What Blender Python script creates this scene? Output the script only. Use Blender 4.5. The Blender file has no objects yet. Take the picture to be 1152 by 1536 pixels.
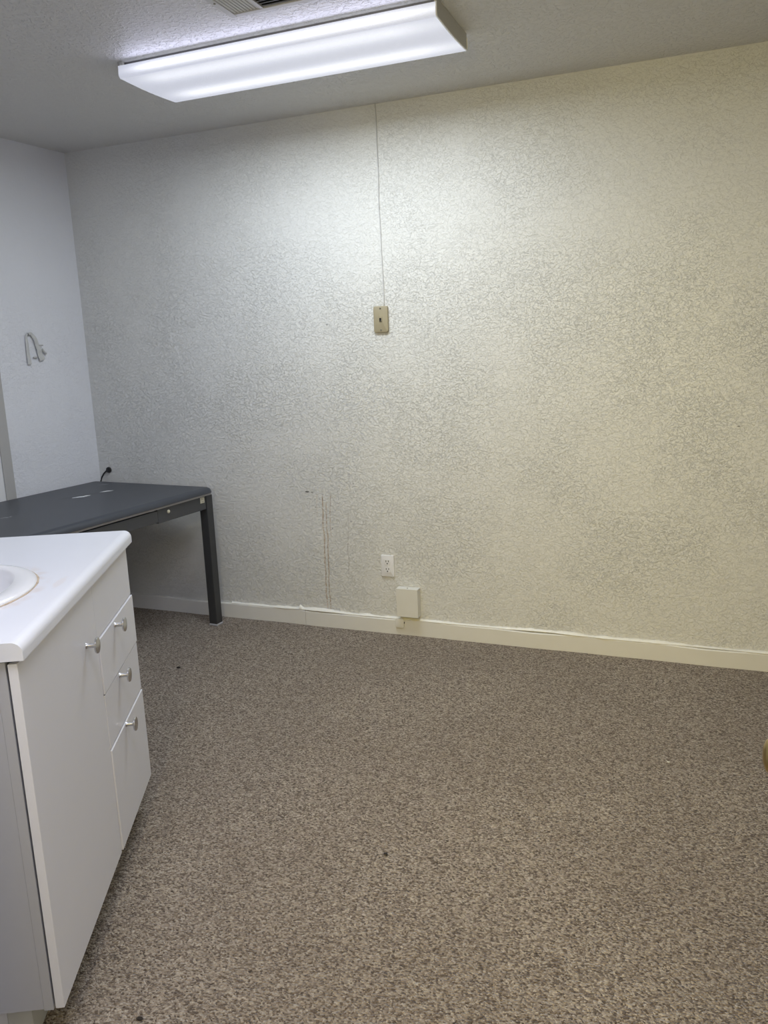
import bpy, bmesh, math, random
from mathutils import Vector, Matrix
C = bpy.context.scene.collection
S = bpy.context.scene
PI = math.pi
random.seed(7)

# ---------------------------------------------------------------- camera
R = Vector((0.92886408, 0.36840035, -0.03863559))
U = Vector((-0.03952108, 0.20226875, 0.97853229))
F = Vector((-0.36830641, 0.90739657, -0.20243976))
cam = bpy.data.cameras.new('camera')
cam.sensor_fit = 'HORIZONTAL'
cam.sensor_width = 36.0
cam.lens = 36.0 * 1207.0 / 1152.0
cam.clip_start = 0.02
camo = bpy.data.objects.new('camera', cam)
C.objects.link(camo)
m = Matrix((R, U, -F)).transposed().to_4x4()
m.translation = Vector((3.13721, -3.53786, 1.40461))
camo.matrix_world = m
S.camera = camo

# ---------------------------------------------------------------- light, exposure
S.view_settings.view_transform = 'Standard'
S.view_settings.look = 'None'
S.view_settings.exposure = 0.06
S.view_settings.gamma = 1.0
S.view_settings.use_curve_mapping = False
W = bpy.data.worlds.new('world')
S.world = W
W.use_nodes = True
W.node_tree.nodes['Background'].inputs[0].default_value = (0.6, 0.62, 0.7, 1)
W.node_tree.nodes['Background'].inputs[1].default_value = 0.02


def area_light(name, loc, direction, sx, sy, power, color, spread=180):
    l = bpy.data.lights.new(name, 'AREA')
    l.shape = 'RECTANGLE'
    l.size, l.size_y = sx, sy
    l.energy = power
    l.color = color
    l.spread = math.radians(spread)
    o = bpy.data.objects.new(name, l)
    C.objects.link(o)
    o.location = loc
    o.rotation_euler = Vector(direction).to_track_quat('-Z', 'Y').to_euler()
    return o


# unseen warm fill added in the hallway, aimed in through the doorway
area_light('hall_warm_fill', (2.85, -4.55, 1.60), (0.02, 1.0, -0.02), 0.35, 0.5, 5.4, (1.0, 0.77, 0.08), 75)
area_light('hall_floor_fill', (2.95, -4.25, 1.98), (-0.06, 1.0, -0.62), 0.25, 0.25, 4.2, (1.0, 0.73, 0.06), 66)  # second unseen fill, added to warm the carpet
# unseen overhead fill added above the frame: cool on the left, warm on the right
area_light('overhead_fill_cool', (2.45, -2.85, 2.38), (0, 0, -1), 1.1, 0.3, 23.0, (0.83, 0.85, 1.0))
area_light('overhead_fill_warm', (3.45, -2.0, 2.38), (0, 0, -1), 0.3, 1.1, 4.2, (1.0, 0.97, 0.85))
TUBE_POWER = 19.4
TUBE_SPREAD = 180
TUBE_SIDE = 0.60
TUBE_COLOR = (0.85, 0.93, 1.0)
SIDE_COLOR = (0.71, 0.73, 1.0)

# ---------------------------------------------------------------- node helpers
class G:
    """tiny wrapper round a node tree"""
    def __init__(s, name):
        s.m = bpy.data.materials.new(name)
        s.m.use_nodes = True
        s.t = s.m.node_tree
        s.b = s.t.nodes['Principled BSDF']
        s.tc = s.t.nodes.new('ShaderNodeTexCoord')
    def link(s, a, b):
        s.t.links.new(a, b)
    def val(s, inp, v):
        if hasattr(v, 'is_linked') or isinstance(v, bpy.types.NodeSocket):
            s.link(v, inp)
        else:
            inp.default_value = v
    def math(s, op, a, b=0.0, c=0.0, clamp=False):
        n = s.t.nodes.new('ShaderNodeMath')
        n.operation = op
        n.use_clamp = clamp
        s.val(n.inputs[0], a); s.val(n.inputs[1], b); s.val(n.inputs[2], c)
        return n.outputs[0]
    def xyz(s, vec=None):
        n = s.t.nodes.new('ShaderNodeSeparateXYZ')
        s.link(vec if vec is not None else s.tc.outputs['Object'], n.inputs[0])
        return n.outputs
    def mapping(s, scale=(1, 1, 1), rot=(0, 0, 0), vec=None):
        n = s.t.nodes.new('ShaderNodeMapping')
        n.inputs['Scale'].default_value = scale
        n.inputs['Rotation'].default_value = rot
        s.link(vec if vec is not None else s.tc.outputs['Object'], n.inputs['Vector'])
        return n.outputs[0]
    def noise(s, scale, detail=2, rough=.5, dist=0, vec=None, color=False):
        n = s.t.nodes.new('ShaderNodeTexNoise')
        n.inputs['Scale'].default_value = scale
        n.inputs['Detail'].default_value = detail
        n.inputs['Roughness'].default_value = rough
        n.inputs['Distortion'].default_value = dist
        s.link(vec if vec is not None else s.tc.outputs['Object'], n.inputs['Vector'])
        return n.outputs['Color' if color else 'Fac']
    def voronoi(s, scale, feature='F1', vec=None, out='Distance'):
        n = s.t.nodes.new('ShaderNodeTexVoronoi')
        n.feature = feature
        n.inputs['Scale'].default_value = scale
        s.link(vec if vec is not None else s.tc.outputs['Object'], n.inputs['Vector'])
        return n.outputs[out]
    def smooth(s, v, a, b, lo=0.0, hi=1.0):
        n = s.t.nodes.new('ShaderNodeMapRange')
        n.interpolation_type = 'SMOOTHSTEP'
        s.val(n.inputs['Value'], v)
        n.inputs['From Min'].default_value = a
        n.inputs['From Max'].default_value = b
        n.inputs['To Min'].default_value = lo
        n.inputs['To Max'].default_value = hi
        return n.outputs['Result']
    def ramp(s, v, stops, interp='LINEAR'):
        n = s.t.nodes.new('ShaderNodeValToRGB')
        n.color_ramp.interpolation = interp
        e = n.color_ramp.elements
        while len(e) < len(stops):
            e.new(0.5)
        for k, (p, c) in enumerate(stops):
            e[k].position = p
            e[k].color = (*c, 1) if len(c) == 3 else c
        s.val(n.inputs[0], v)
        return n.outputs[0]
    def mix(s, fac, a, b, mode='MIX'):
        n = s.t.nodes.new('ShaderNodeMix')
        n.data_type = 'RGBA'
        n.blend_type = mode
        s.val(n.inputs[0], fac)
        for i, v in ((6, a), (7, b)):
            if isinstance(v, tuple):
                n.inputs[i].default_value = (*v, 1)
            else:
                s.link(v, n.inputs[i])
        return n.outputs[2]
    def bump(s, h, dist=.01, strength=1.0, normal=None):
        n = s.t.nodes.new('ShaderNodeBump')
        n.inputs['Distance'].default_value = dist
        n.inputs['Strength'].default_value = strength
        s.link(h, n.inputs['Height'])
        if normal is not None:
            s.link(normal, n.inputs['Normal'])
        s.link(n.outputs[0], s.b.inputs['Normal'])
        return n.outputs[0]
    def base(s, v):
        if isinstance(v, tuple):
            s.b.inputs['Base Color'].default_value = (*v, 1)
        else:
            s.link(v, s.b.inputs['Base Color'])
    def pbr(s, rough=.5, metal=0, spec=.5):
        s.b.inputs['Roughness'].default_value = rough
        s.b.inputs['Metallic'].default_value = metal
        s.b.inputs['Specular IOR Level'].default_value = spec


def plain(name, col, rough=.5, metal=0, spec=.5, grain=0.04, gscale=40, bump=0.0):
    g = G(name)
    n = g.noise(gscale, 3)
    lo = tuple(c * (1 - grain) for c in col)
    hi = tuple(min(1, c * (1 + grain)) for c in col)
    g.base(g.mix(n, lo, hi))
    g.pbr(rough, metal, spec)
    if bump:
        g.bump(n, bump)
    return g.m


def plaster(name, col, amount, stains=False, popcorn=False):
    g = G(name)
    obj = g.tc.outputs['Object']
    sk = g.mapping((1.0, 1.0, 1.35), (0, 0.45, 0))
    n1 = g.noise(40, 6, .64, .45, sk)
    pl = g.smooth(n1, .470, .522)
    n2 = g.noise(78, 4, .64, .3, sk)
    pl2 = g.smooth(n2, .48, .54)
    fine = g.noise(200, 2)
    patch = g.smooth(g.noise(2.3, 2), .35, .62, .6, 1.0)
    h = g.math('ADD', g.math('MULTIPLY', pl, .55), g.math('MULTIPLY', pl2, .42))
    patch = g.math('MULTIPLY', patch, g.smooth(g.xyz()[2], 1.2, 2.3, 1, .55))
    h = g.math('MULTIPLY', h, patch)
    if popcorn:
        v = g.noise(70, 3, .6)
        h = g.math('ADD', g.math('MULTIPLY', h, .4), g.smooth(v, .48, .62))
    h = g.math('ADD', h, g.math('MULTIPLY', fine, .12))
    g.bump(h, amount)
    big = g.noise(1.1, 2)
    c = g.mix(big, tuple(x * .975 for x in col), col)
    if stains:
        x, y, z = g.xyz()
        wob = g.math('MULTIPLY', g.math('SUBTRACT', g.noise(9, 2), .5), .022)
        brk = g.smooth(g.noise(60, 3, .7), .36, .6)
        def drip(x0, z0, x1, z1, w, colr, op):
            nonlocal c
            k = (x1 - x0) / (z1 - z0)
            xc = g.math('MULTIPLY_ADD', z, k, x0 - k * z0)
            d = g.math('ABSOLUTE', g.math('ADD', g.math('SUBTRACT', x, xc), wob))
            a = g.smooth(d, w * .35, w, 1, 0)
            lo, hi = min(z0, z1), max(z0, z1)
            a = g.math('MULTIPLY', a, g.smooth(z, lo, lo + .02))
            a = g.math('MULTIPLY', a, g.smooth(z, hi - .03, hi, 1, 0))
            a = g.math('MULTIPLY', a, g.math('MULTIPLY_ADD', brk, .75, .25))
            c = g.mix(g.math('MULTIPLY', a, op), c, colr)
        rust = (.40, .25, .12)
        drip(1.372, .70, 1.368, .085, .0046, rust, .75)
        drip(1.392, .66, 1.385, .085, .0044, rust, .7)
        drip(1.417, .71, 1.408, .47, .0032, rust, .55)
        drip(1.343, .71, 1.337, .57, .0028, rust, .3)
        drip(1.507, .615, 1.498, .27, .0028, (.22, .17, .13), .5)
        def spot(px, pz, rx, rz, colr, op):
            nonlocal c
            dx = g.math('DIVIDE', g.math('SUBTRACT', x, px), rx)
            dz = g.math('DIVIDE', g.math('SUBTRACT', z, pz), rz)
            d = g.math('ADD', g.math('MULTIPLY', dx, dx), g.math('MULTIPLY', dz, dz))
            d = g.math('ADD', d, g.math('MULTIPLY', g.math('SUBTRACT', g.noise(150, 2), .5), 1.1))
            c = g.mix(g.math('MULTIPLY', g.smooth(d, .5, 1.1, 1, 0), op), c, colr)
        dk = (.03, .028, .025)
        spot(1.290, .702, .013, .0042, dk, .85)
        spot(1.317, .700, .007, .004, dk, .6)
        spot(1.447, 1.512, .006, .0045, dk, .5)
        spot(3.257, 1.031, .007, .0032, dk, .6)
        spot(1.331, .625, .003, .004, dk, .5)
        spot(1.524, .56, .004, .004, dk, .6)
        spot(1.420, .52, .003, .004, dk, .6)
        spot(2.75, 1.68, .004, .004, dk, .35)
        spot(2.11, 1.24, .004, .003, dk, .35)
    g.base(c)
    g.pbr(.46, 0, .4)
    return g.m


def carpet():
    g = G('carpet')
    wv = g.noise(30, 2, color=True)
    n = g.t.nodes.new('ShaderNodeMix'); n.data_type = 'VECTOR'
    n.inputs[0].default_value = .012
    g.link(g.tc.outputs['Object'], n.inputs[4]); g.link(wv, n.inputs[5])
    vec = n.outputs[1]
    st = g.mapping((1, 1.25, 1), (0, 0, .3), vec)
    col = g.voronoi(190, 'F1', st, 'Color')
    dst = g.voronoi(190, 'F1', st, 'Distance')
    rnd = g.xyz(col)[0]
    soft = g.noise(118, 3, .65, .3, st)
    f = g.math('ADD', g.math('MULTIPLY', rnd, .46), g.math('MULTIPLY', soft, .58))
    c = g.ramp(f, [(.18, (.026, .017, .012)), (.36, (.158, .120, .090)), (.50, (.312, .255, .200)),
                   (.66, (.450, .382, .308)), (.88, (.72, .65, .56))])
    wear = g.noise(1.6, 3)
    c = g.mix(g.smooth(wear, .3, .7, 0, .22), c, (.16, .12, .09), 'MIX')
    g.base(c)
    h = g.math('MULTIPLY', g.math('SUBTRACT', 1.0, dst), 1.0)
    h = g.math('ADD', h, g.math('MULTIPLY', soft, 1.4))
    g.bump(h, .006)
    g.pbr(1.0, 0, .1)
    g.b.inputs['Sheen Weight'].default_value = .15
    return g.m


def lens_mat():
    """backlit prismatic acrylic: two tubes glow through it"""
    g = G('lit_lens')
    x, y, z = g.xyz()
    def band(v, c, w):
        d = g.math('DIVIDE', g.math('SUBTRACT', v, c), w)
        return g.math('EXPONENT', g.math('MULTIPLY', g.math('MULTIPLY', d, d), -1.0))
    bottom = g.math('ADD', g.math('MULTIPLY', band(y, .262, .05), .55), g.math('MULTIPLY', band(y, .055, .05), .40))
    side = g.math('MULTIPLY', band(z, -.034, .012), .9)
    is_side = g.smooth(y, .004, .012, 1, 0)
    glow = g.math('ADD', g.math('MULTIPLY', side, is_side), g.math('MULTIPLY', bottom, g.math('SUBTRACT', 1.0, is_side)))
    ends = g.math('MULTIPLY', g.smooth(x, .01, .16, .12, 1.0), g.smooth(x, 1.02, 1.195, 1.0, .45))
    glow = g.math('MULTIPLY', glow, ends)
    col = g.mix(g.math('MINIMUM', glow, 1.0), (.68, .71, .83), (.95, .965, 1.0))
    g.base((.45, .46, .5))
    g.pbr(.25, 0, .5)
    g.link(col, g.b.inputs['Emission Color'])
    st = g.math('MULTIPLY_ADD', glow, .75, .62)
    g.link(st, g.b.inputs['Emission Strength'])
    pr = g.voronoi(420)
    g.bump(pr, .0008)
    return g.m


def table_top_mat():
    g = G('dark_linoleum')
    x, y, z = g.xyz()
    c = g.mix(g.noise(14, 4, .6), (.044, .049, .060), (.058, .064, .078))
    nz = g.math('MULTIPLY', g.math('SUBTRACT', g.noise(26, 3, .6), .5), .05)
    def scuff(u, v, ang, l, w, colr, op):
        nonlocal c
        ca, sa = math.cos(ang), math.sin(ang)
        dx = g.math('SUBTRACT', x, u); dy = g.math('SUBTRACT', y, v)
        a = g.math('ADD', g.math('MULTIPLY', dx, ca), g.math('MULTIPLY', dy, sa))
        b = g.math('ADD', g.math('SUBTRACT', g.math('MULTIPLY', dy, ca), g.math('MULTIPLY', dx, sa)), nz)
        d = g.math('ADD', g.math('POWER', g.math('ABSOLUTE', g.math('DIVIDE', a, l)), 2.0),
                   g.math('POWER', g.math('ABSOLUTE', g.math('DIVIDE', b, w)), 2.0))
        c = g.mix(g.math('MULTIPLY', g.smooth(d, .6, 1.1, 1, 0), op), c, colr)
    # (local x along depth, local y = minus the run along the wall)
    scuff(.325, -.36, 1.25, .17, .035, (.035, .038, .046), .8)
    scuff(.330, -.415, 1.25, .050, .013, (.80, .81, .83), .95)
    scuff(.340, -.262, 1.2, .036, .013, (.78, .79, .81), .9)
    scuff(.16, -.10, .6, .03, .008, (.4, .41, .44), .6)
    scuff(.38, -.92, 1.2, .06, .004, (.45, .46, .48), .6)
    scuff(.60, -.28, 1.3, .10, .02, (.045, .048, .056), .6)
    g.base(c)
    g.pbr(.42, 0, .45)
    g.bump(g.noise(220, 2), .0006)
    return g.m


def counter_mat():
    g = G('white_laminate')
    x, y, z = g.xyz()
    c = g.mix(g.noise(6, 2), (.755, .77, .825), (.79, .805, .855))
    nz = g.math('SUBTRACT', g.noise(45, 3), .5)
    dx = g.math('DIVIDE', g.math('SUBTRACT', x, .345), .243)
    dy = g.math('DIVIDE', g.math('SUBTRACT', y, .28), .207)
    r = g.math('SQRT', g.math('ADD', g.math('MULTIPLY', dx, dx), g.math('MULTIPLY', dy, dy)))
    ring = g.smooth(g.math('ABSOLUTE', g.math('ADD', g.math('SUBTRACT', r, 1.02), g.math('MULTIPLY', nz, .08))), 0, .12, 1, 0)
    front = g.smooth(y, .10, .2, 1, 0)
    a = g.math('MULTIPLY', g.math('MULTIPLY', ring, front), g.smooth(g.noise(22, 3), .4, .65))
    c = g.mix(g.math('MULTIPLY', a, .3), c, (.62, .45, .32))
    d2 = g.math('ADD', g.math('POWER', g.math('DIVIDE', g.math('SUBTRACT', x, .40), .05), 2.0),
                g.math('POWER', g.math('DIVIDE', g.math('SUBTRACT', y, .033), .012), 2.0))
    c = g.mix(g.math('MULTIPLY', g.smooth(g.math('ADD', d2, g.math('MULTIPLY', nz, 2.0)), .3, 1.2, 1, 0), .18), c, (.70, .52, .38))
    g.base(c)
    g.pbr(.30, 0, .5)
    return g.m


M = {}
M['wall'] = plaster('wall_plaster', (.79, .79, .765), .0027, stains=True)
M['wall_cool_light'] = plaster('wall_plaster_cool_light', (.83, .84, .88), .0012)  # bluer copy of the plaster, cool light put into its colour
M['ceiling'] = plaster('ceiling_texture', (.76, .755, .745), .0022, popcorn=True)
M['carpet'] = carpet()
M['trim'] = plain('trim_paint', (.77, .76, .725), .45, grain=.03, gscale=12)
M['caulk'] = plain('caulk', (.86, .85, .80), .4, grain=.03, gscale=60, bump=.002)
M['casing'] = plain('casing_paint', (.46, .45, .435), .6, grain=.02)
M['white_door'] = plain('door_paint', (.80, .80, .80), .45, grain=.015, gscale=8)
M['lens'] = lens_mat()
M['fixture_metal'] = plain('fixture_enamel', (.62, .61, .58), .45, grain=.02)
M['fixture_shaded'] = plain('fixture_pan_shade', (.16, .155, .16), .6, grain=.05)  # shade in the gap above the lens put into the white pan's colour
M['cap'] = plain('end_cap_plastic', (.50, .485, .44), .5, grain=.02)
M['lens_edge'] = plain('clear_lens_edge', (.9, .9, .9), .25, grain=.01)
M['vent'] = plain('vent_enamel', (.58, .575, .57), .45, grain=.03)
M['vent_dark'] = plain('duct_shade', (.035, .034, .034), .8)
M['vent_grey'] = plain('vent_slat_grey', (.13, .13, .135), .6)
M['almond'] = plain('almond_plastic', (.34, .295, .195), .4, grain=.02)
M['white_plastic'] = plain('white_plastic', (.80, .80, .82), .35, grain=.01)
M['black'] = plain('black_plastic', (.012, .012, .013), .45)
M['screw'] = plain('screw_metal', (.30, .28, .22), .35, metal=.9)
M['cord'] = plain('cord_vinyl', (.56, .56, .56), .5)
M['box'] = plain('painted_metal_box', (.76, .75, .70), .42, grain=.02, gscale=18)
M['cabinet'] = plain('cabinet_laminate', (.79, .79, .83), .38, grain=.012, gscale=10)
M['cabinet_edge'] = plain('cabinet_edge_band', (.76, .755, .75), .45, grain=.02)
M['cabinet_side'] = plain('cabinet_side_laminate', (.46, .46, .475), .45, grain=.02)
M['plinth'] = plain('plinth_board', (.60, .60, .545), .6, grain=.05, gscale=25)
M['inside'] = plain('cabinet_gap_shade', (.06, .058, .055), .8)
M['counter'] = counter_mat()
M['porcelain'] = plain('porcelain', (.82, .82, .83), .12, grain=.01)
M['sealant'] = plain('stained_sealant', (.55, .44, .32), .6, grain=.45, gscale=70)
M['chrome'] = plain('brushed_nickel', (.62, .62, .64), .26, metal=1.0, grain=.03, gscale=200)
M['tabletop'] = table_top_mat()
M['tablemetal'] = plain('grey_enamel', (.058, .060, .064), .45, grain=.05, gscale=30)
M['tableleg'] = plain('dark_grey_enamel', (.042, .043, .045), .42, grain=.08, gscale=30)
M['tabletrim'] = plain('aluminium_trim', (.44, .44, .46), .5, metal=.0, grain=.04)
M['label'] = plain('paper_label', (.60, .57, .45), .6, grain=.05)
M['ink'] = plain('label_ink', (.16, .15, .12), .7)
M['strap'] = plain('strap_cloth', (.58, .58, .565), .7, grain=.06, gscale=90)
M['brass'] = plain('aged_brass', (.50, .37, .15), .28, metal=1.0, grain=.12, gscale=40)
M['crumb'] = plain('dark_crumb', (.02, .015, .012), .8)
M['crumb_white'] = plain('white_crumb', (.8, .78, .72), .8)

# ---------------------------------------------------------------- mesh helpers
def link(name, bm, mat, parent=None, smooth=False):
    bmesh.ops.recalc_face_normals(bm, faces=bm.faces)
    me = bpy.data.meshes.new(name)
    bm.to_mesh(me)
    bm.free()
    for mm in (mat if isinstance(mat, (list, tuple)) else [mat]):
        me.materials.append(mm)
    o = bpy.data.objects.new(name, me)
    C.objects.link(o)
    if parent is not None:
        o.parent = parent
    if smooth:
        for p in me.polygons:
            p.use_smooth = True
        if smooth != True:
            me.set_sharp_from_angle(angle=math.radians(smooth))
    return o


def box(bm, a, b, bevel=0.0, seg=2):
    x0, y0, z0 = (min(a[i], b[i]) for i in range(3))
    x1, y1, z1 = (max(a[i], b[i]) for i in range(3))
    vs = [bm.verts.new(p) for p in ((x0, y0, z0), (x1, y0, z0), (x1, y1, z0), (x0, y1, z0),
                                    (x0, y0, z1), (x1, y0, z1), (x1, y1, z1), (x0, y1, z1))]
    fs = [bm.faces.new([vs[i] for i in f]) for f in ((3, 2, 1, 0), (4, 5, 6, 7), (0, 1, 5, 4), (1, 2, 6, 5), (2, 3, 7, 6), (3, 0, 4, 7))]
    if bevel:
        es = list({e for f in fs for e in f.edges})
        bmesh.ops.bevel(bm, geom=es, offset=bevel, segments=seg, affect='EDGES', profile=.5)
    return bm


def bx(a, b, bevel=0.0, seg=2):
    return box(bmesh.new(), a, b, bevel, seg)


def lathe(bm, prof, axis_o, axis_d, n=24):
    """prof: (radius, height) pairs along axis_d"""
    d = Vector(axis_d).normalized()
    a = d.orthogonal().normalized(); b = d.cross(a)
    o = Vector(axis_o)
    rings = []
    for r, h in prof:
        if r < 1e-6:
            rings.append([bm.verts.new(o + d * h)])
        else:
            rings.append([bm.verts.new(o + d * h + (a * math.cos(2 * PI * k / n) + b * math.sin(2 * PI * k / n)) * r) for k in range(n)])
    for p, q in zip(rings, rings[1:]):
        for k in range(n):
            k2 = (k + 1) % n
            if len(p) == 1 and len(q) == 1:
                continue
            if len(p) == 1:
                bm.faces.new((p[0], q[k], q[k2]))
            elif len(q) == 1:
                bm.faces.new((p[k], q[0], p[k2]))
            else:
                bm.faces.new((p[k], q[k], q[k2], p[k2]))
    if len(rings[0]) > 1:
        bm.faces.new(rings[0])
    if len(rings[-1]) > 1:
        bm.faces.new(rings[-1])
    return bm


def tube(bm, pts, r, n=8):
    pts = [Vector(p) for p in pts]
    rings = []
    up = Vector((.31, .2, .93))
    for i, p in enumerate(pts):
        t = (pts[min(i + 1, len(pts) - 1)] - pts[max(i - 1, 0)]).normalized()
        a = t.cross(up).normalized(); b = t.cross(a)
        rr = r[i] if isinstance(r, (list, tuple)) else r
        rings.append([bm.verts.new(p + (a * math.cos(2 * PI * k / n) + b * math.sin(2 * PI * k / n)) * rr) for k in range(n)])
    for p, q in zip(rings, rings[1:]):
        for k in range(n):
            bm.faces.new((p[k], q[k], q[(k + 1) % n], p[(k + 1) % n]))
    bm.faces.new(rings[0]); bm.faces.new(rings[-1])
    return bm


def prism(bm, prof, axis, t0, t1):
    """prof: closed 2-D polygon, swept along axis 0/1/2 from t0 to t1"""
    def pt(t, p):
        v = list(p)
        v.insert(axis, t)
        return v
    A = [bm.verts.new(pt(t0, p)) for p in prof]
    B = [bm.verts.new(pt(t1, p)) for p in prof]
    n = len(prof)
    for k in range(n):
        bm.faces.new((A[k], A[(k + 1) % n], B[(k + 1) % n], B[k]))
    bm.faces.new(A); bm.faces.new(B)
    return bm


def thing(name, label, cat, loc=(0, 0, 0), rotz=0, group=None):
    o = bpy.data.objects.new(name, None)
    o.empty_display_size = .1
    C.objects.link(o)
    o.location = loc
    o.rotation_euler = (0, 0, rotz)
    return tag(o, label, cat, group)


def tag(o, label, cat, group=None):
    o['label'] = label
    o['category'] = cat
    if group:
        o['group'] = group
    return o


def struct(o):
    o['kind'] = 'structure'
    return o


# ---------------------------------------------------------------- room shell
H = 2.44
SK = 0.0776                                     # the left wall is a few degrees off square
XR, YF, YH = 4.75, -3.36, -5.0
struct(link('floor', bx((-.75, YH - .1, -.06), (XR + .1, .1, 0)), M['carpet']))
struct(link('ceiling', bx((-.75, YH - .1, H), (XR + .1, .1, H + .08)), M['ceiling']))
struct(link('wall_back', bx((-.75, 0, 0), (XR + .1, .1, H)), M['wall']))
struct(link('wall_right', bx((XR, YH, 0), (XR + .1, 0, H)), M['wall_cool_light']))
b = bmesh.new()
box(b, (-.6, YF - .12, 0), (2.42, YF, H)); box(b, (3.335, YF - .12, 0), (XR, YF, H)); box(b, (2.42, YF - .12, 2.05), (3.335, YF, H))
struct(link('wall_front', b, M['wall_cool_light']))
b = bmesh.new()
box(b, (1.9, YH, 0), (XR, YH + .08, H)); box(b, (1.82, YH, 0), (1.9, YF - .12, H))
struct(link('wall_hall', b, M['wall_cool_light']))

# left wall: local x = into the room, local y = minus the run from the back corner
WL = -math.atan2(math.sin(SK), math.cos(SK))
def skewed(o):
    o.rotation_euler = (0, 0, WL)
    return o
D0, D1 = .62, 1.42                              # doorway in the left wall
b = bmesh.new()
box(b, (-.1, -D0, 0), (0, .05, H)); box(b, (-.1, -3.5, 0), (0, -D1, H)); box(b, (-.1, -D1, 2.04), (0, -D0, H))
struct(skewed(link('wall_left', b, M['wall_cool_light'])))
b = bmesh.new()
box(b, (0.0005, -D0, 0), (.005, -D0 + .058, 2.098), .002); box(b, (0.0005, -D1 - .058, 0), (.005, -D1, 2.098), .002)
box(b, (0.0005, -D1, 2.04), (.005, -D0, 2.098), .002)
struct(skewed(link('trim_1', b, M['casing'])))
d1 = struct(skewed(link('door_1', bx((-.04, -D1 + .001, .008), (-.0005, -D0 - .0006, 2.039)), M['white_door'])))
link('door_handle', lathe(bmesh.new(), [(.024, 0), (.024, .006), (.010, .008), (.010, .03), (.024, .036), (.026, .05), (.018, .060), (0, .062)], (-.0005, -D1 + .07, .95), (1, 0, 0)), M['brass'], d1, 40)

# baseboards
def rough_board(bm, x0, x1, h, thick, n, dz=0.0):
    prof = [(-thick, 0), (-thick, h - .004), (-thick + .003, h), (-.0006, h), (-.0006, 0)]
    rings = []
    for k in range(n + 1):
        x = x0 + (x1 - x0) * k / n
        w = .0016 * math.sin(x * 7.3) + .0012 * math.sin(x * 17 + 1)
        rings.append([bm.verts.new((x, y + (w if y < -.005 else 0), max(0.001, z + (dz + w if z > .02 else 0)))) for y, z in prof])
    for p, q in zip(rings, rings[1:]):
        for k in range(5):
            bm.faces.new((p[k], p[(k + 1) % 5], q[(k + 1) % 5], q[k]))
    bm.faces.new(rings[0]); bm.faces.new(rings[-1])
b = bmesh.new(); rough_board(b, 1.2475, XR - .002, .078, .015, 60)
bb = struct(link('baseboard_back', b, M['trim']))
b = bmesh.new(); rough_board(b, 0.02, 1.2455, .079, .0145, 24)
link('board', b, M['trim'], bb)
# lumpy bead of caulk lying along the top of the boards
b = bmesh.new()
N = 420
x0, x1 = .80, XR - .01
rings = []
rnd = random.Random(3)
prev = 0
for k in range(N + 1):
    x = x0 + (x1 - x0) * k / N
    prev = prev * .82 + (rnd.random() - .5) * .0034
    lift = -.0012 + .0034 * max(0, math.sin(x * 5.3 + .9) - .55) * 2.2
    hgt = .0095 + prev + .0018 * math.sin(x * 11) + (.014 * math.exp(-((x - 1.215) / .010) ** 2)) + (.004 * math.exp(-((x - 1.60) / .03) ** 2))
    hgt = max(.004, hgt)
    dep = .0125 + prev * .8 + .0015 * math.sin(x * 9 + 2)
    zb = .0792 + lift
    rings.append([b.verts.new((x, y, z)) for y, z in ((-.0006, zb), (-dep, zb), (-dep - .0015, zb + .003), (-dep * .75, zb + hgt * .7), (-.003, zb + hgt), (-.0006, zb + hgt))])
for p, q in zip(rings, rings[1:]):
    for k in range(6):
        b.faces.new((p[k], p[(k + 1) % 6], q[(k + 1) % 6], q[k]))
b.faces.new(rings[0]); b.faces.new(rings[-1])
link('caulk_bead', b, M['caulk'], bb, 50)
b = bx((.0006, -D0 + .059, 0.001), (.014, -.02, .079), .002)
struct(skewed(link('baseboard_left', b, M['trim'])))
struct(link('baseboard_right', bx((XR - .015, YF + .002, .001), (XR - .0006, -.017, .079), .002), M['trim']))

# open entrance door at the photographer's right hand
d2 = struct(link('door_2', bx((3.284, YF + .03, .012), (3.319, -2.452, 2.035), .0015), M['white_door']))
kn = lathe(bmesh.new(), [(.032, 0), (.032, .003), (.026, .008), (.012, .011), (.0105, .026), (.015, .030), (.0225, .037), (.0245, .046), (.0235, .055), (.019, .062), (.010, .0655), (0, .066)],
           (3.284, -2.516, .888), (-1, 0, 0), 32)
link('door_knob', kn, M['brass'], d2, 40)

# ---------------------------------------------------------------- ceiling light
FX, FY, FL, FW, FH = 1.1175, -.941, 1.202, .344, .059
L = thing('ceiling_light', 'long white fluorescent ceiling light with a glowing wraparound lens', 'ceiling light', (FX, FY, H))
bmh = bmesh.new()
box(bmh, (.004, .022, -.016), (FL - .004, FW - .022, -.0005))
link('housing', bmh, M['fixture_shaded'], L)
prof = [(0.0005, -.0135), (0.003, -.0135), (0.003, -.016), (0.0, -.018)]
out = [(0.0, -.0165), (0.0012, -.024), (0.0, -.030), (-.001, -.044), (0.001, -.050)]
for k in range(13):
    t = k / 12
    out.append((.006 + (FW - .012) * t, -.0555 - .0045 * math.sin(PI * t)))
out += [(FW - .001, -.050), (FW + .001, -.044), (FW, -.030), (FW - .0012, -.024), (FW, -.0165)]
inn = [(y + (.002 if y < FW / 2 else -.002), z + .002) for y, z in out][::-1]
link('diffuser_lens', prism(bmesh.new(), out + inn, 0, .002, FL - .002), M['lens'], L, 30)
capp = [(y * .982 + FW * .009, z * .94) for y, z in out]
capp = [(capp[0][0], -.0005)] + capp + [(capp[-1][0], -.0005)]
for nm, t0, t1 in (('end_cap', -.001, .0035), ('end_cap', FL - .0065, FL)):
    link(nm, prism(bmesh.new(), capp, 0, t0, t1), M['cap'], L)
rim = out + [(y + (.0035 if y < FW / 2 else -.0035), z + .0035) for y, z in out][::-1]
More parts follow.
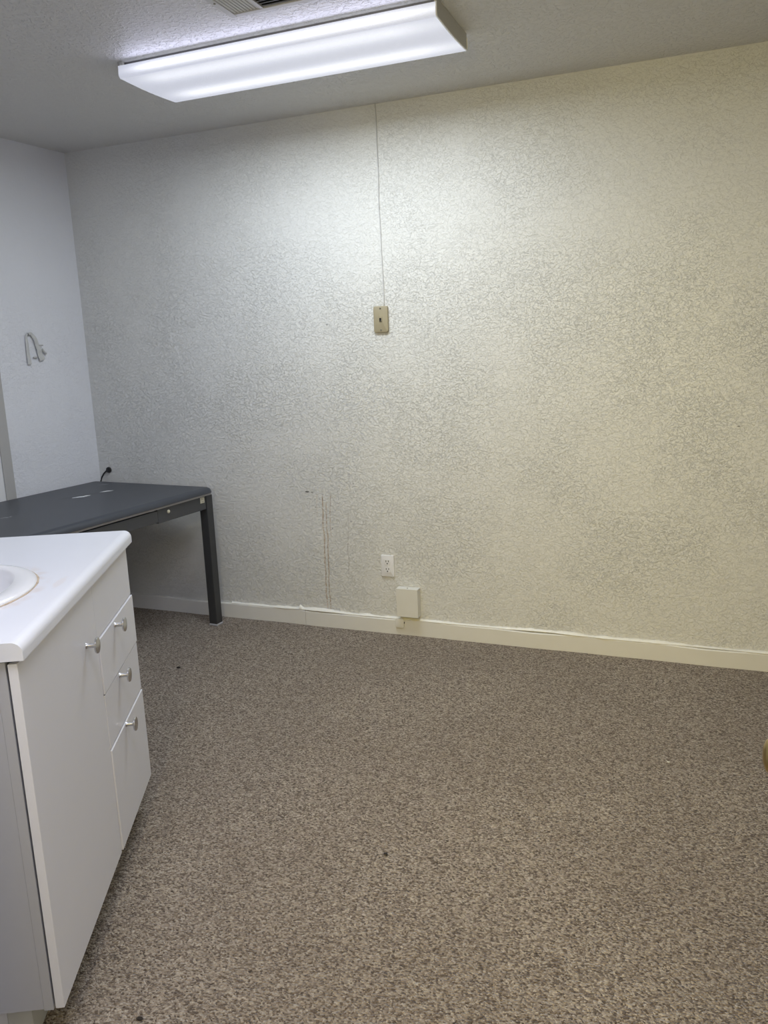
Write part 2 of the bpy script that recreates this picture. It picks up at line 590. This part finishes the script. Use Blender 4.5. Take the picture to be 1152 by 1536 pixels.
link('lens_rim', prism(bmesh.new(), rim, 0, FL - .0018, FL + .0022), M['lens_edge'], L)
b = bmesh.new()
box(b, (.006, .002, -.013), (.020, .014, -.001)); lathe(b, [(.003, 0), (.003, .002), (0, .0025)], (.013, .002, -.008), (0, -1, 0), 10)
link('lens_clip', b, M['fixture_metal'], L)
# the two tubes' own light leaving through the lens
a1 = area_light('fluorescent_light', (FX + FL / 2, FY + FW / 2, H - .066), (0, 0, -1), FL - .08, FW - .03, TUBE_POWER, TUBE_COLOR, TUBE_SPREAD)
a2 = area_light('fluorescent_light_side', (FX + FL / 2, FY - .006, H - .036), (0, -1, 0), FL - .1, .03, TUBE_SIDE, SIDE_COLOR)

# ---------------------------------------------------------------- ceiling vent
VX, VY = 1.698, -1.335
VT = thing('ceiling_vent', 'white metal air vent in the ceiling beside the long light', 'vent', (VX, VY, H))
VL, VW = .50, .235
b = bmesh.new()
t = .021
for a, c in (((0, 0), (t, VW)), ((VL - t, 0), (VL, VW)), ((t, 0), (VL - t, t)), ((t, VW - t), (VL - t, VW))):
    box(b, (a[0], a[1], -.009), (c[0], c[1], -.0006), .0015, 1)
box(b, (.113, t, -.0085), (.125, VW - t, -.0006)); box(b, (.375, t, -.0085), (.387, VW - t, -.0006))
link('frame', b, M['vent'], VT)
link('duct_shade_sheet', bx((t, t, -.0012), (VL - t, VW - t, -.0004)), M['vent_dark'], VT)  # flat dark sheet, stands for the shade up inside the duct
def slat(a, c, tilt, along, mat):
    bm = bx((-.5 * a, -.5 * c, -.0007), (.5 * a, .5 * c, .0007))
    bmesh.ops.rotate(bm, verts=bm.verts, cent=(0, 0, 0), matrix=Matrix.Rotation(tilt, 3, along))
    return bm
sl = None
def put(proto, x, y):
    o = proto.copy(); C.objects.link(o); o.parent = VT; o.location = (x, y, -.0052)
    return o
p1 = link('slat', slat(.0074, VW - 2 * t, -.25, 'Y', None), M['vent'], VT); p1.location = (.0275, VW / 2, -.0052)
for k in range(1, 8):
    put(p1,   .0275 + k * .0115, VW / 2)
p3 = link('slat', slat(.0074, VW - 2 * t, .25, 'Y', None), M['vent'], VT); p3.location = (.392, VW / 2, -.0052)
for k in range(1, 8):
    put(p3, .392 + k * .0115, VW / 2)
p2 = link('slat', slat(.249, .0115, .30, 'X', None), M['vent_grey'], VT); p2.location = (.25, t + .009, -.0052)
for k in range(1, 11):
    put(p2, .25, t + .009 + k * .0175)
for x, y in ((.012, VW / 2), (VL - .012, VW / 2)):
    link('screw', lathe(bmesh.new(), [(.004, 0), (.004, .001), (.0025, .0018), (0, .0018)], (x, y, -.009), (0, 0, -1), 12), M['screw'], VT)

# ---------------------------------------------------------------- wall plate of the old phone, its cord
def rounded_plate(w, h, d, r, edge, n=6):
    """plate on the wall: x across, z up, front at -d"""
    bm = bmesh.new()
    def outline(ins, y):
        pts = []
        for cx, cz, a0 in ((w / 2 - r, h / 2 - r, 0), (-w / 2 + r, h / 2 - r, PI / 2), (-w / 2 + r, -h / 2 + r, PI), (w / 2 - r, -h / 2 + r, 1.5 * PI)):
            for k in range(n + 1):
                a = a0 + PI / 2 * k / n
                pts.append((cx + (r - ins) * math.cos(a), y, cz + (r - ins) * math.sin(a)))
        return [bm.verts.new(p) for p in pts]
    rs = [outline(0, 0), outline(0, -d + edge), outline(edge * .3, -d + edge * .3), outline(edge, -d)]
    for p, q in zip(rs, rs[1:]):
        for k in range(len(p)):
            bm.faces.new((p[k], p[(k + 1) % len(p)], q[(k + 1) % len(p)], q[k]))
    bm.faces.new(rs[0]); bm.faces.new(rs[-1])
    return bm

PP = thing('phone_jack_plate', 'beige rounded phone jack plate high on the back wall', 'wall plate', (1.727, -.0006, 1.523))
link('plate', rounded_plate(.071, .119, .0125, .010, .004), M['almond'], PP, 35)
for z in (.0485, -.0485):
    bs = lathe(bmesh.new(), [(.0040, 0), (.0040, .0012), (.003, .0020), (0, .0020)], (0, -.0122, z), (0, -1, 0), 14)
    link('screw', bs, M['screw'], PP)
link('jack_frame', bx((-.0065, -.0142, -.012), (.0085, -.012, .012), .0006, 1), M['almond'], PP)
link('jack_socket', bx((-.0055, -.0146, -.0075), (.0045, -.0130, .006)), M['black'], PP)
link('jack_slot', bx((-.0055, -.0146, -.0115), (.0060, -.0130, -.009)), M['black'], PP)
pts = []
for k in range(41):
    t = k / 40
    z = H - .001 + (1.578 - H) * t
    pts.append((1.7355 + .0065 * t + .0016 * math.sin(t * 9) + .0008 * math.sin(t * 23), -.0026, z))
pts = [(x - 1.727, y + .0006, z - 1.523) for x, y, z in pts]
link('cord', tube(bmesh.new(), pts, .0021, 8), M['cord'], PP, True)['label'] = 'thin grey cord running up the wall to the ceiling'

# ---------------------------------------------------------------- power outlet
PO = thing('power_outlet', 'white duplex power outlet low on the back wall', 'outlet', (1.711, -.0006, .346))
link('cover_plate', rounded_plate(.068, .109, .0065, .003, .0028, 4), M['white_plastic'], PO, 35)
for z in (.0195, -.0195):
    bm = bmesh.new()
    pr = []
    for k in range(28):
        a = 2 * PI * k / 28
        pr.append((.0168 * math.cos(a), max(-.0135, min(.0135, .0168 * math.sin(a)))))
    prism(bm, [(x, zz + z) for x, zz in pr], 1, -.0058, -.0078)
    rc = link('receptacle', bm, M['white_plastic'], PO)
    b = bmesh.new()
    box(b, (-.0080, -.0084, z + .0005), (-.0050, -.0076, z + .0098)); box(b, (.0050, -.0084, z + .0015), (.0080, -.0076, z + .0098))
    lathe(b, [(.0032, 0), (.0032, .0008)], (0, -.0076, z - .0065), (0, -1, 0), 12)
    link('slot', b, M['black'], rc)
link('screw', lathe(bmesh.new(), [(.003, 0), (.003, .001), (.002, .0016), (0, .0016)], (0, -.0063, 0), (0, -1, 0), 12), M['white_plastic'], PO)

# ---------------------------------------------------------------- painted junction box above the baseboard
JB = thing('junction_box', 'cream painted metal box low on the wall under the outlet', 'box', (1.8215, -.0006, .1045))
link('box_body', bx((-.0535, -.042, 0), (.0535, 0, .1405), .0015), M['box'], JB)
b = bmesh.new()
box(b, (-.055, -.0465, .0012), (.055, -.043, .143), .0012); box(b, (-.055, -.0465, .1418), (.055, -.006, .1438), .0006, 1)
link('box_cover', b, M['box'], JB)
link('screw', lathe(bmesh.new(), [(.0034, 0), (.0034, .0008), (0, .0010)], (-.002, -.028, .1438), (0, 0, 1), 10), M['ink'], JB)
CL = thing('wall_bracket', 'small rounded white bracket on the baseboard beneath the cream box', 'bracket', (1.771, -.0155, .063))
link('bracket_body', rounded_plate(.046, .048, .011, .009, .003), M['box'], CL, 35)
link('cable_hole', lathe(bmesh.new(), [(.005, 0), (.005, .0012), (0, .0012)], (.0228, -.0055, .004), (1, 0, 0), 10), M['black'], CL)

# ---------------------------------------------------------------- strap on the left wall
T = thing('hanging_strap', 'crumpled white strap hanging from a nail on the left wall', 'strap', (0, 0, 0), WL)
def ribbon(pts, widths, d0):
    bm = bmesh.new()
    rings = []
    for k, ((v, z), w) in enumerate(zip(pts, widths)):
        a = Vector((v, z)); n0 = Vector(pts[max(k - 1, 0)]); n1 = Vector(pts[min(k + 1, len(pts) - 1)])
        tg = (n1 - n0).normalized(); nr = Vector((tg.y, -tg.x))
        dep = d0 + .0015 * math.sin(k * .9)
        row = []
        for s, o in ((-1, 0), (0, .0035), (1, 0)):
            q = a + nr * (w * .5 * s)
            row.append((q, dep + o))
        front = [bm.verts.new((dd + .0014, -q.x, q.y)) for q, dd in row]
        back = [bm.verts.new((dd - .0014, -q.x, q.y)) for q, dd in row]
        rings.append(front + back[::-1])
    for p, q in zip(rings, rings[1:]):
        for k in range(6):
            bm.faces.new((p[k], p[(k + 1) % 6], q[(k + 1) % 6], q[k]))
    bm.faces.new(rings[0]); bm.faces.new(rings[-1])
    return bm
def dense(pts, n=4):
    out = []
    for i in range(len(pts) - 1):
        for k in range(n):
            t = k / n
            p0 = pts[max(i - 1, 0)]; p1 = pts[i]; p2 = pts[i + 1]; p3 = pts[min(i + 2, len(pts) - 1)]
            out.append(tuple(.5 * (2 * p1[j] + (p2[j] - p0[j]) * t + (2 * p0[j] - 5 * p1[j] + 4 * p2[j] - p3[j]) * t * t + (3 * p1[j] - p0[j] - 3 * p2[j] + p3[j]) * t ** 3) for j in (0, 1)))
    out.append(pts[-1])
    return out
A = dense([(.377, 1.530), (.386, 1.520), (.389, 1.485), (.388, 1.44), (.388, 1.381)])
link('strap_end', ribbon(A, [.008 + .014 * k / (len(A) - 1) for k in range(len(A))], .007), M['strap'], T, 60)
Bp = dense([(.377, 1.530), (.359, 1.529), (.343, 1.510), (.331, 1.48), (.323, 1.45), (.317, 1.424), (.309, 1.400)])
link('strap_end', ribbon(Bp, [.012 + .022 * k / (len(Bp) - 1) for k in range(len(Bp))], .011), M['strap'], T, 60)
Cp = dense([(.305, 1.455), (.296, 1.444), (.281, 1.430)])
link('strap_end', ribbon(Cp, [.010] * len(Cp), .011), M['strap'], T, 60)
link('buckle', bx((.004, -.360, 1.409), (.012, -.336, 1.418), .003), M['casing'], T)
link('fold', bx((.0115, -.326, 1.470), (.015, -.296, 1.476), .0015), M['casing'], T)
link('nail', lathe(bmesh.new(), [(.002, 0), (.002, .012), (.005, .012), (.005, .0145), (0, .0145)], (-.002, -.376, 1.529), (1, 0, 0), 10), M['black'], T)

# ---------------------------------------------------------------- grey steel table in the corner
TW, TLEN, TZ = .815, 1.52, .7365
TB = thing('steel_table', 'dark grey steel table with a scuffed rounded top in the back left corner', 'table', (.006, -.048, 0), WL)
# top slab with a bullnose edge all round (local x = depth, local y = -run)
r = .028
sec = []
for k in range(7):
    a = PI / 2 * k / 6
    sec.append((r - r * math.sin(a), TZ - r + r * math.cos(a)))    # inset, z
sec.append((0.001, TZ - r - .001)); sec.append((.006, TZ - r - .002))
b = bmesh.new()
rings = []
for ins, z in sec:
    cr = .036
    loop = []
    for cx, cy, a0 in ((TW - cr, -cr, 0), (cr, -cr, PI / 2), (cr, -TLEN + cr, PI), (TW - cr, -TLEN + cr, 1.5 * PI)):
        for k in range(6):
            a = a0 + PI / 2 * k / 5
            ccx = cx + (cr - ins) * math.cos(a); ccy = cy + (cr - ins) * math.sin(a)
            loop.append(b.verts.new((ccx, ccy, z)))
    rings.append(loop)
for p, q in zip(rings, rings[1:]):
    for k in range(len(p)):
        b.faces.new((p[k], p[(k + 1) % len(p)], q[(k + 1) % len(p)], q[k]))
b.faces.new(rings[0]); b.faces.new(rings[-1])
tt = link('tabletop', b, M['tabletop'], TB, 40)
for p in tt.data.polygons:
    if p.area > .2:
        p.use_smooth = False
link('edge_trim', bx((.012, -TLEN + .012, TZ - r - .013), (TW - .012, -.012, TZ - r - .002), .001, 1), M['tabletrim'], TB)
zt = TZ - r - .013
AP = .800
for p, q in (((AP - .022, -.408, .628), (AP - .002, -.056, zt)), ((AP - .022, -TLEN + .056, .628), (AP - .002, -1.112, zt)),
             ((.012, -TLEN + .05, .628), (.030, -.055, zt)), ((.05, -.032, .628), (AP - .05, -.014, zt)), ((.05, -TLEN + .014, .628), (AP - .05, -TLEN + .032, zt))):
    link('apron', bx(p, q, .001, 1), M['tablemetal'], TB)
DR = link('drawer', bx((AP - .018, -1.109, .634), (AP, -.411, zt - .006), .002), M['tablemetal'], TB)
link('drawer_box', bx((.25, -1.09, .640), (AP - .022, -.43, zt - .008)), M['tableleg'], DR)
lk = lathe(bmesh.new(), [(.009, 0), (.009, .003), (.006, .006), (0, .007)], (AP - .002, -.335, .672), (1, 0, 0), 18)
link('lock', lk, M['label'], TB, 40)
ST = link('sticker', bx((AP - .0022, -.097, .664), (AP - .0008, -.066, .693)), M['label'], TB)
b = bmesh.new()
for k, (w0, w1) in enumerate(((.004, .027), (.004, .024), (.010, .026), (.006, .02))):
    z = .690 - k * .0072 - (.004 if k > 1 else 0)
    box(b, (AP - .001, -.097 + w0, z - .0012), (AP - .0004, -.097 + w1, z + .0004))
link('print', b, M['ink'], ST)
def leg_mesh(x0, y0):
    bm = bmesh.new()
    s, tp = .048, .006
    box(bm, (x0, y0 - s, .012), (x0 + s, y0, zt + .001), .003, 2)
    return bm
for x0, y0 in ((AP - .047, -.004), (.012, -.004), (AP - .047, -TLEN + .056), (.012, -TLEN + .056)):
    lg = link('leg', leg_mesh(x0, y0), M['tableleg'], TB)
    link('foot_glide', bx((x0 - .002, y0 - .050, .0005), (x0 + .050, y0 + .002, .012), .003), M['tabletrim'], lg)

# black cable sticking up behind the table
b = bmesh.new()
pts = [(.010, -.022, .60), (.012, -.022, .66), (.015, -.020, .72), (.024, -.016, .748), (.036, -.012, .768), (.052, -.010, .782), (.064, -.010, .788)]
CB = tag(link('black_cable', tube(b, pts, .0042, 10), M['black'], None, True), 'black cable with a round end poking up behind the grey table in the corner', 'cable')
b = lathe(bmesh.new(), [(.008, -.001), (.0155, 0), (.0165, .004), (.015, .010), (.008, .012), (0, .0125)], (.068, -.0008, .789), (0, -1, 0), 20)
link('cable_plug', b, M['black'], CB, 40)

# ---------------------------------------------------------------- white vanity cabinet
VRZ = 2.0412
VO = (1.9592, -2.4851, 0)
VN = thing('vanity_cabinet', 'white vanity cabinet with one door and three drawers', 'cabinet', VO, VRZ)
LEN, DEP = .915, .53
Z0, Z1 = .1, .8565
th = .018
# carcass: two side panels, bottom, back
b = bmesh.new()
box(b, (.003, .024, Z0 - .003), (.019, DEP, Z1)); box(b, (LEN - .019, .020, Z0), (LEN - .003, DEP, Z1))
box(b, (.019, .024, Z0), (LEN - .019, DEP, Z0 + .016)); box(b, (.019, DEP - .012, Z0 + .016), (LEN - .019, DEP, Z1))
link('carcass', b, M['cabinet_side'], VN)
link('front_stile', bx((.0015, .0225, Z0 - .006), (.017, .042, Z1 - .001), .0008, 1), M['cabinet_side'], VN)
link('gap_shade_sheet', bx((.019, .030, Z0 + .017), (LEN - .020, .036, Z1 - .06)), M['inside'], VN)  # dark sheet behind the fronts, stands for shade in the gaps
link('plinth', bx((.028, .078, .0005), (LEN - .028, DEP - .02, Z0 - .0035)), M['plinth'], VN)
link('plinth_cap', bx((.0262, .128, .0005), (.0278, DEP - .02, Z0 - .0035)), M['cabinet_edge'], VN)
DX = .5235
dr = link('door', bx((0, 0, .0985), (DX, th, Z1 - .0075), .0012, 2), M['cabinet'], VN)
link('false_front', bx((DX + .0006, .0, .7015), (LEN + .001, th, Z1 - .0075), .0012, 2), M['cabinet'], VN)
def knob(parent, x, z, y):
    bm = lathe(bmesh.new(), [(.0075, 0), (.0065, .002), (.0058, .006), (.0058, .020), (.008, .022), (.0185, .0235), (.0198, .025), (.0198, .0275), (.0185, .029), (.010, .0305), (0, .031)],
               (x, y, z), (0, -1, 0), 28)
    return link('knob', bm, M['chrome'], parent, 35)
knob(dr, .427, .722, 0)
for z0, z1, pr in ((.5515, .6985, .0036), (.3985, .5465, .0018), (.1035, .3935, .0042)):
    d = link('drawer', bx((DX + .0022, -pr, z0), (LEN + .004, th - pr, z1), .0012, 2), M['cabinet'], VN)
    zc = {.5515: .6835, .3985: .537 - .001, .1035: .389 - .0005}[z0]
    knob(d, .688, zc, -pr)
# box of each drawer is inside and never seen

# ---------------------------------------------------------------- countertop with a hole for the basin
CT = thing('vanity_countertop', 'white laminate countertop with an oval basin on top of the vanity cabinet', 'countertop', (VO[0], VO[1], 0), VRZ)
cx0, cx1, cy0, cy1 = -.007, .936, -.0155, .56
cz0, cz1 = .8575, .8935
SX, SY, SA, SB = .345, .28, .237, .2
rr = .021
b = bmesh.new()
NH = 96
fl = [(cx0, cy0 + rr), (cx1, cy0 + rr), (cx1, cy1), (cx0, cy1)]
angs = sorted(set([2 * PI * k / NH for k in range(NH)] + [math.atan2(y - SY, x - SX) % (2 * PI) for x, y in fl]))
def edge_pt(a):
    dx, dy = math.cos(a), math.sin(a)
    ts = []
    if dx > 1e-9: ts.append((cx1 - SX) / dx)
    if dx < -1e-9: ts.append((cx0 - SX) / dx)
    if dy > 1e-9: ts.append((cy1 - SY) / dy)
    if dy < -1e-9: ts.append((cy0 + rr - SY) / dy)
    t = min(ts)
    return (SX + dx * t, SY + dy * t)
hole_t, hole_b, rect = [], [], []
for a in angs:
    e = edge_pt(a)
    k = 1 / math.sqrt((math.cos(a) / (SA - .012)) ** 2 + (math.sin(a) / (SB - .012)) ** 2)
    hole_t.append(b.verts.new((SX + k * math.cos(a), SY + k * math.sin(a), cz1)))
    hole_b.append(b.verts.new((SX + k * math.cos(a), SY + k * math.sin(a), cz0)))
    rect.append(b.verts.new((e[0], e[1], cz1)))
rect_b = [b.verts.new((v.co.x, v.co.y, cz0)) for v in rect]
n = len(angs)
for k in range(n):
    k2 = (k + 1) % n
    b.faces.new((hole_t[k], rect[k], rect[k2], hole_t[k2]))
    b.faces.new((hole_b[k], hole_b[k2], rect_b[k2], rect_b[k]))
    b.faces.new((hole_t[k], hole_t[k2], hole_b[k2], hole_b[k]))
    if rect[k].co.y > cy0 + rr + 1e-6 or rect[k2].co.y > cy0 + rr + 1e-6:
        b.faces.new((rect[k], rect_b[k], rect_b[k2], rect[k2]))
# rounded front nose
nose = [(cy0 + rr, cz1)]
for k in range(1, 8):
    a = PI / 2 * k / 7
    nose.append((cy0 + rr - rr * math.sin(a), cz1 - rr + rr * math.cos(a)))
nose += [(cy0, cz0), (cy0 + rr, cz0)]
A = [b.verts.new((cx0, y, z)) for y, z in nose]; B = [b.verts.new((cx1, y, z)) for y, z in nose]
for k in range(len(nose) - 1):
    b.faces.new((A[k], A[k + 1], B[k + 1], B[k]))
b.faces.new(A); b.faces.new(B)
bmesh.ops.remove_doubles(b, verts=b.verts, dist=.0002)
link('slab', b, M['counter'], CT, 30)

b = bmesh.new()
def ell(a_, b_, z, oy=0):
    return [b.verts.new((SX + a_ * math.cos(2 * PI * k / 72), SY + oy + b_ * math.sin(2 * PI * k / 72), z)) for k in range(72)]
zr = cz1
rings = [ell(SA - .001, SB - .001, zr + .0012), ell(SA - .001, SB - .001, zr + .004), ell(SA - .006, SB - .006, zr + .0085), ell(SA - .018, SB - .022, zr + .0105),
         ell(.213, .148, zr + .0085), ell(.207, .142, zr + .004), ell(.200, .136, zr - .010), ell(.190, .128, zr - .05), ell(.165, .110, zr - .10), ell(.110, .078, zr - .135), ell(.03, .03, zr - .142),
         ell(.022, .022, zr - .150)]
for p, q in zip(rings, rings[1:]):
    for k in range(72):
        b.faces.new((p[k], p[(k + 1) % 72], q[(k + 1) % 72], q[k]))
b.faces.new(rings[-1])
SN = link('basin', b, M['porcelain'], CT, True)
SN['label'] = 'oval porcelain basin with a rust stained rim'
link('drain', lathe(bmesh.new(), [(.021, 0), (.021, .003), (.017, .004), (.010, .0025), (0, .0025)], (SX, SY, zr - .1495), (0, 0, 1), 20), M['chrome'], SN)
# line of stained sealant along the front of the rim
b = bmesh.new()
pts = []; rad = []
for k in range(61):
    a = math.radians(238 + (338 - 238) * k / 60)
    pts.append((SX + (SA + .0005) * math.cos(a), SY + (SB + .0005) * math.sin(a), zr + .0008))
    rad.append(.0008 + .0016 * abs(math.sin(k * .31) * math.sin(k * .13 + .4)) + (.0012 if 26 < k < 56 else 0))
tube(b, pts, rad, 6)
link('stained_sealant', b, M['sealant'], SN, True)

# ---------------------------------------------------------------- crumbs on the carpet
def crumb(x, y, s, mat, label, seed):
    bm = bmesh.new()
    bmesh.ops.create_icosphere(bm, subdivisions=1, radius=s)
    q = random.Random(seed)
    for v in bm.verts:
        v.co *= .7 + .6 * q.random()
        v.co.z *= .55
        v.co.x *= 1.3
    lo = min(v.co.z for v in bm.verts)
    for v in bm.verts:
        v.co.z -= lo
    o = link('carpet_crumb', bm, mat)
    o.location = (x, y, .0005)
    tag(o, label, 'debris', 'crumbs on the carpet')
crumb(.941, -.693, .008, M['crumb'], 'dark crumb on the carpet near the drawers and the table leg', 1)
crumb(2.345, -1.676, .0055, M['crumb'], 'small black crumb in the middle of the open carpet', 2)
crumb(2.051, -2.377, .0065, M['crumb'], 'dark crumb on the carpet at the foot of the vanity door', 3)
crumb(3.063, -.910, .0045, M['crumb_white'], 'tiny white crumb on the carpet toward the right wall', 4)
